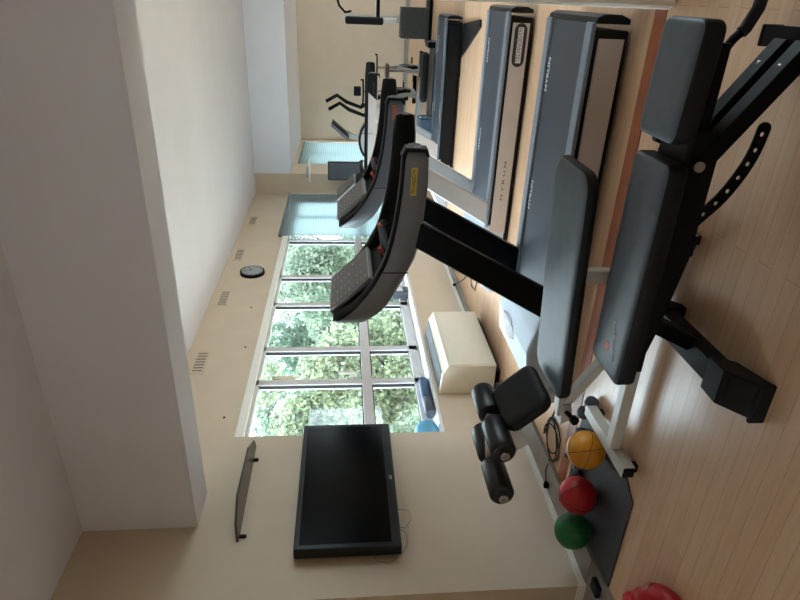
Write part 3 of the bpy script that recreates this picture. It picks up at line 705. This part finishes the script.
# cord and plug
tag(MB().box(-3.08, -3.0, 2.18, 2.27, .0285, .06, bev=.008).build('socket_block', M['black_plastic']), 'small black block on the grey skirting at the wall corner', 'block')
def cord(pts, label, plug_at):
    t = thing('power_cord', pts[0], label, 'cord')
    MB().tube(pts, .0055, 8).build('cable', M['black_rubber'], t)
    a = Vector(pts[plug_at]); b = Vector(pts[plug_at+1] if plug_at == 0 else pts[plug_at-1]); d = (a-b).normalized()
    MB().tube([a, a+d*.02, a+d*.045], [.014, .02, .018], 12).build('plug', M['black_plastic'], t)
z = .008
pts = [(-3.10, 3.14, .05), (-3.03, 3.18, .05), (-2.97, 3.22, .02), (-2.88, 3.12, z)]
for k in range(44):
    a = -1.4+k*.36; ca, sa = .17*math.cos(a)*(.78+.2*math.sin(k*.14)), .15*math.sin(a)*(.78+.2*math.cos(k*.16)); pts.append((-2.80+.889*ca-.458*sa, 3.25+.458*ca+.889*sa, z+.002+k*.0004))
pts += [(-2.62, 3.30, .02), (-2.5, 3.28, z), (-2.30, 3.32, z)]
cord(pts, 'black power cord coiled on the floor behind the leg rollers', 0)
z = .008
cord([(-3.33, 6.9, .06), (-3.22, 6.75, .03), (-3.12, 6.62, z), (-3.0, 6.5, z), (-2.86, 6.3, z), (-2.8, 6.12, z), (-2.86, 5.98, z), (-2.98, 6.02, z), (-3.02, 6.2, z), (-2.9, 6.35, z), (-2.7, 6.3, z), (-2.3, 5.9, z)], 'thin black cord with plug by the wall behind the near uprights', 0)
# red tubes at the left
def red_tube():
    t = thing('padded_rings', (-2.65, 1.88, 0), 'shiny red padded rings lying on the floor at the left edge', 'exercise rings')
    MB().torus((-2.44, 1.68, .056), .11, .055, (.1, -.2, 1), 36, 16).build('ring', M['red_vinyl'], t, smooth=True)
    MB().torus((-2.68, 1.895, .05), .06, .042, (-.3, .3, 1), 36, 16).build('ring', M['red_vinyl'], t, smooth=True)
    MB().torus((-2.57, 1.84, .07), .07, .036, (.2, .5, 1), 36, 16).build('ring', M['red_vinyl'], t, smooth=True)
    t.location = (-2.72, 1.845, 0)
red_tube()
tag(MB().prism([(-.30, 7.97), (-.22, 7.02), (-.29, 6.99), (-.68, 7.97)][::-1], .0, .02, axis='Z').build('floor_wedge', M['black_rubber']), 'flat black wedge on the floor behind the furthest treadmill', 'mat')  # thin flat triangle on the floor, black all over

# ================================================================ FAR MACHINES
def elliptical():
    t = thing('cross_trainer', (-2.0, 9.95, 0), 'grey cross trainer with swing arms and screen near the far window', 'cross trainer')
    y = 10.0
    MB().tube([(-2.45, y-.09, .92), (-2.45, y+.09, .92)], .42, 40).build('flywheel_housing', M['bike_grey'], t)
    MB().torus((-2.45, y-.09, .92), .40, .02, (0, 1, 0), 40, 8).build('housing_rim', M['black_plastic'], t)
    MB().bar((-2.55, y, 1.1), (-2.34, y, 1.55), .06, .06).build('mast', M['bike_grey'], t)
    sc = MB().bar((-2.42, y, 1.52), (-2.20, y, 1.80), .30, .05).build('console', M['slate'], t)
    MB().bar((-2.36, y, 1.52), (-2.15, y, 1.79), .24, .004).build('screen', M['tv_screen'], sc)
    for s, dz in ((-1, 0), (1, .05)):
        yy = y+s*.13; dx = .04*s
        MB().tube([(-1.72+dx, yy, .5), (-1.80+dx, yy, .9), (-2.0+dx, yy, 1.25+dz), (-1.92+dx, yy, 1.5+dz), (-1.82+dx, yy, 1.66+dz), (-1.92+dx, yy, 1.85+dz)], .03, 10).build('swing_arm', M['black_metal'], t)
        MB().bar((-2.4+dx, yy, .35), (-1.2+dx, yy, .22), .06, .06).build('pedal_arm', M['bike_grey'], t)
        MB().box(-1.5+dx, -1.15+dx, yy-.07, yy+.07, .24, .29, bev=.01).build('pedal', M['black_rubber'], t)
    MB().box(-2.5, -2.4, y-.04, y+.04, .1, .6).build('housing_post', M['black_metal'], t)
    MB().box(-2.9, -1.0, y-.05, y+.05, .04, .12, bev=.01).build('base_beam', M['black_metal'], t)
    for x in (-2.8, -1.1): MB().box(x-.04, x+.04, y-.3, y+.3, 0, .07, bev=.01).build('cross_foot', M['black_metal'], t)
    t.location = (-1.72, 9.95, 0); t.scale = (1, 1, .93)
elliptical()
def spin_bike(bx, by, label, monitor, zs=1):
    t = thing('exercise_bike', (bx, by, 0), label, 'exercise bike', 'exercise bikes by the far wall')
    B = lambda x, y, z: (bx+x, by+y, z)
    MB().tube([B(-.02, .42, .32), B(.02, .42, .32)], .24, 32).build('flywheel', M['black_metal'], t)
    MB().bar(B(0, .5, .1), B(0, .2, .72), .06, .06, side=(1, 0, 0)).bar(B(0, .25, .62), B(0, -.3, .35), .06, .06, side=(1, 0, 0)).bar(B(0, -.3, .12), B(0, -.32, .5), .06, .06, side=(1, 0, 0)).bar(B(0, -.45, .1), B(0, .55, .1), .07, .07, side=(1, 0, 0)).build('frame', M['bike_grey'], t)
    MB().bar(B(0, -.32, .5), B(0, -.34, .86), .035, .035, side=(1, 0, 0)).build('seat_post', M['chrome'], t)
    MB().pad(bx-.12, bx+.12, by-.50, by-.22, .86, .94, rc=.06, re=.03).build('saddle', [M['saddle_brown']]*2, t)
    MB().bar(B(0, .2, .7), B(0, .1, 1.08), .04, .04, side=(1, 0, 0)).build('handle_post', M['chrome'], t)
    MB().tube([B(-.24, -.12, 1.14), B(-.22, .06, 1.10), B(0, .12, 1.09), B(.22, .06, 1.10), B(.24, -.12, 1.14)], .018, 10).build('handlebar', M['black_rubber'], t)
    if monitor: MB().box(bx-.09, bx+.09, by+.08, by+.13, 1.14, 1.28, bev=.015).build('monitor', M['black_plastic'], t)
    for y in (-.42, .52): MB().box(bx-.27, bx+.27, by+y-.04, by+y+.04, 0, .07, bev=.01).build('cross_foot', M['black_metal'], t)
    for s in (-1, 1):
        MB().bar(B(s*.06, -.02, .34), B(s*.07, -.02+s*.17, .30), .02, .03, side=(1, 0, 0)).build('crank', M['steel'], t)
        MB().box(bx+s*.14-.05, bx+s*.14+.05, by-.07+s*.17, by+.03+s*.17, .285, .31).build('pedal', M['black_plastic'], t)
    t.scale = (1, 1, zs)
spin_bike(-1.75, 12.3, 'black exercise bike with small monitor close to the far wall', True)
spin_bike(-1.22, 11.5, 'exercise bike with brown saddle and wide handlebar before the far wall', False, .80)
def seated_machine():
    t = thing('rowing_machine', (-1.4, 9.35, 0), 'low rowing machine with blue grey column behind the furthest treadmill', 'rowing machine')
    MB().bar((-2.2, 9.35, .2), (-.6, 9.35, .2), .07, .07).build('rail', M['steel'], t)
    MB().pad(-1.45, -.75, 9.22, 9.48, .25, .34, rc=.08, re=.03).build('seat', [M['black_rubber']]*2, t)
    MB().box(-2.10, -1.65, 9.22, 9.48, .1, .36, bev=.04).build('column', M['gloss_blue'], t)
    MB().box(-2.3, -2.0, 9.1, 9.6, 0, .1, bev=.01).build('front_foot', M['black_metal'], t)
    MB().box(-.68, -.6, 9.15, 9.55, 0, .28, bev=.01).build('rear_foot', M['black_metal'], t)
seated_machine()
def multigym():
    t = thing('multi_gym', (-.4, 11.2, 0), 'multi gym with ribbed dark weight stack box at the right edge', 'weight machine')
    MB().box(-.68, -.20, 11.0, 11.3, .05, .52, bev=.01).build('stack_cover', M['stack_green'], t)
    r = MB()
    for k in range(12): r.box(-.685, -.195, 10.99, 10.998, .08+k*.036, .09+k*.036)
    r.build('stack_ribs', M['print_dark'], t)
    MB().box(-.50, -.38, 11.2, 11.34, .8, 1.45, bev=.03).build('back_pad', M['black_rubber'], t)
    MB().box(-.43, -.35, 11.34, 11.42, 0, 1.5).build('column', M['white_steel'], t)
    MB().box(-.42, .3, 11.3, 11.36, .86, .92).build('arm', M['black_metal'], t)
    MB().tube([(-.30, 11.2, 1.35), (-.32, 11.15, 1.45), (-.22, 11.1, 1.55), (-.05, 11.1, 1.6), (.1, 11.1, 1.62)], .02, 8).build('lever', M['black_metal'], t)
    MB().box(-.75, .4, 10.95, 11.5, 0, .05).build('base', M['black_metal'], t)
    MB().box(-.47, -.39, 11.2, 11.34, .56, .8, bev=.02).build('pad_post', M['white_steel'], t)
multigym()
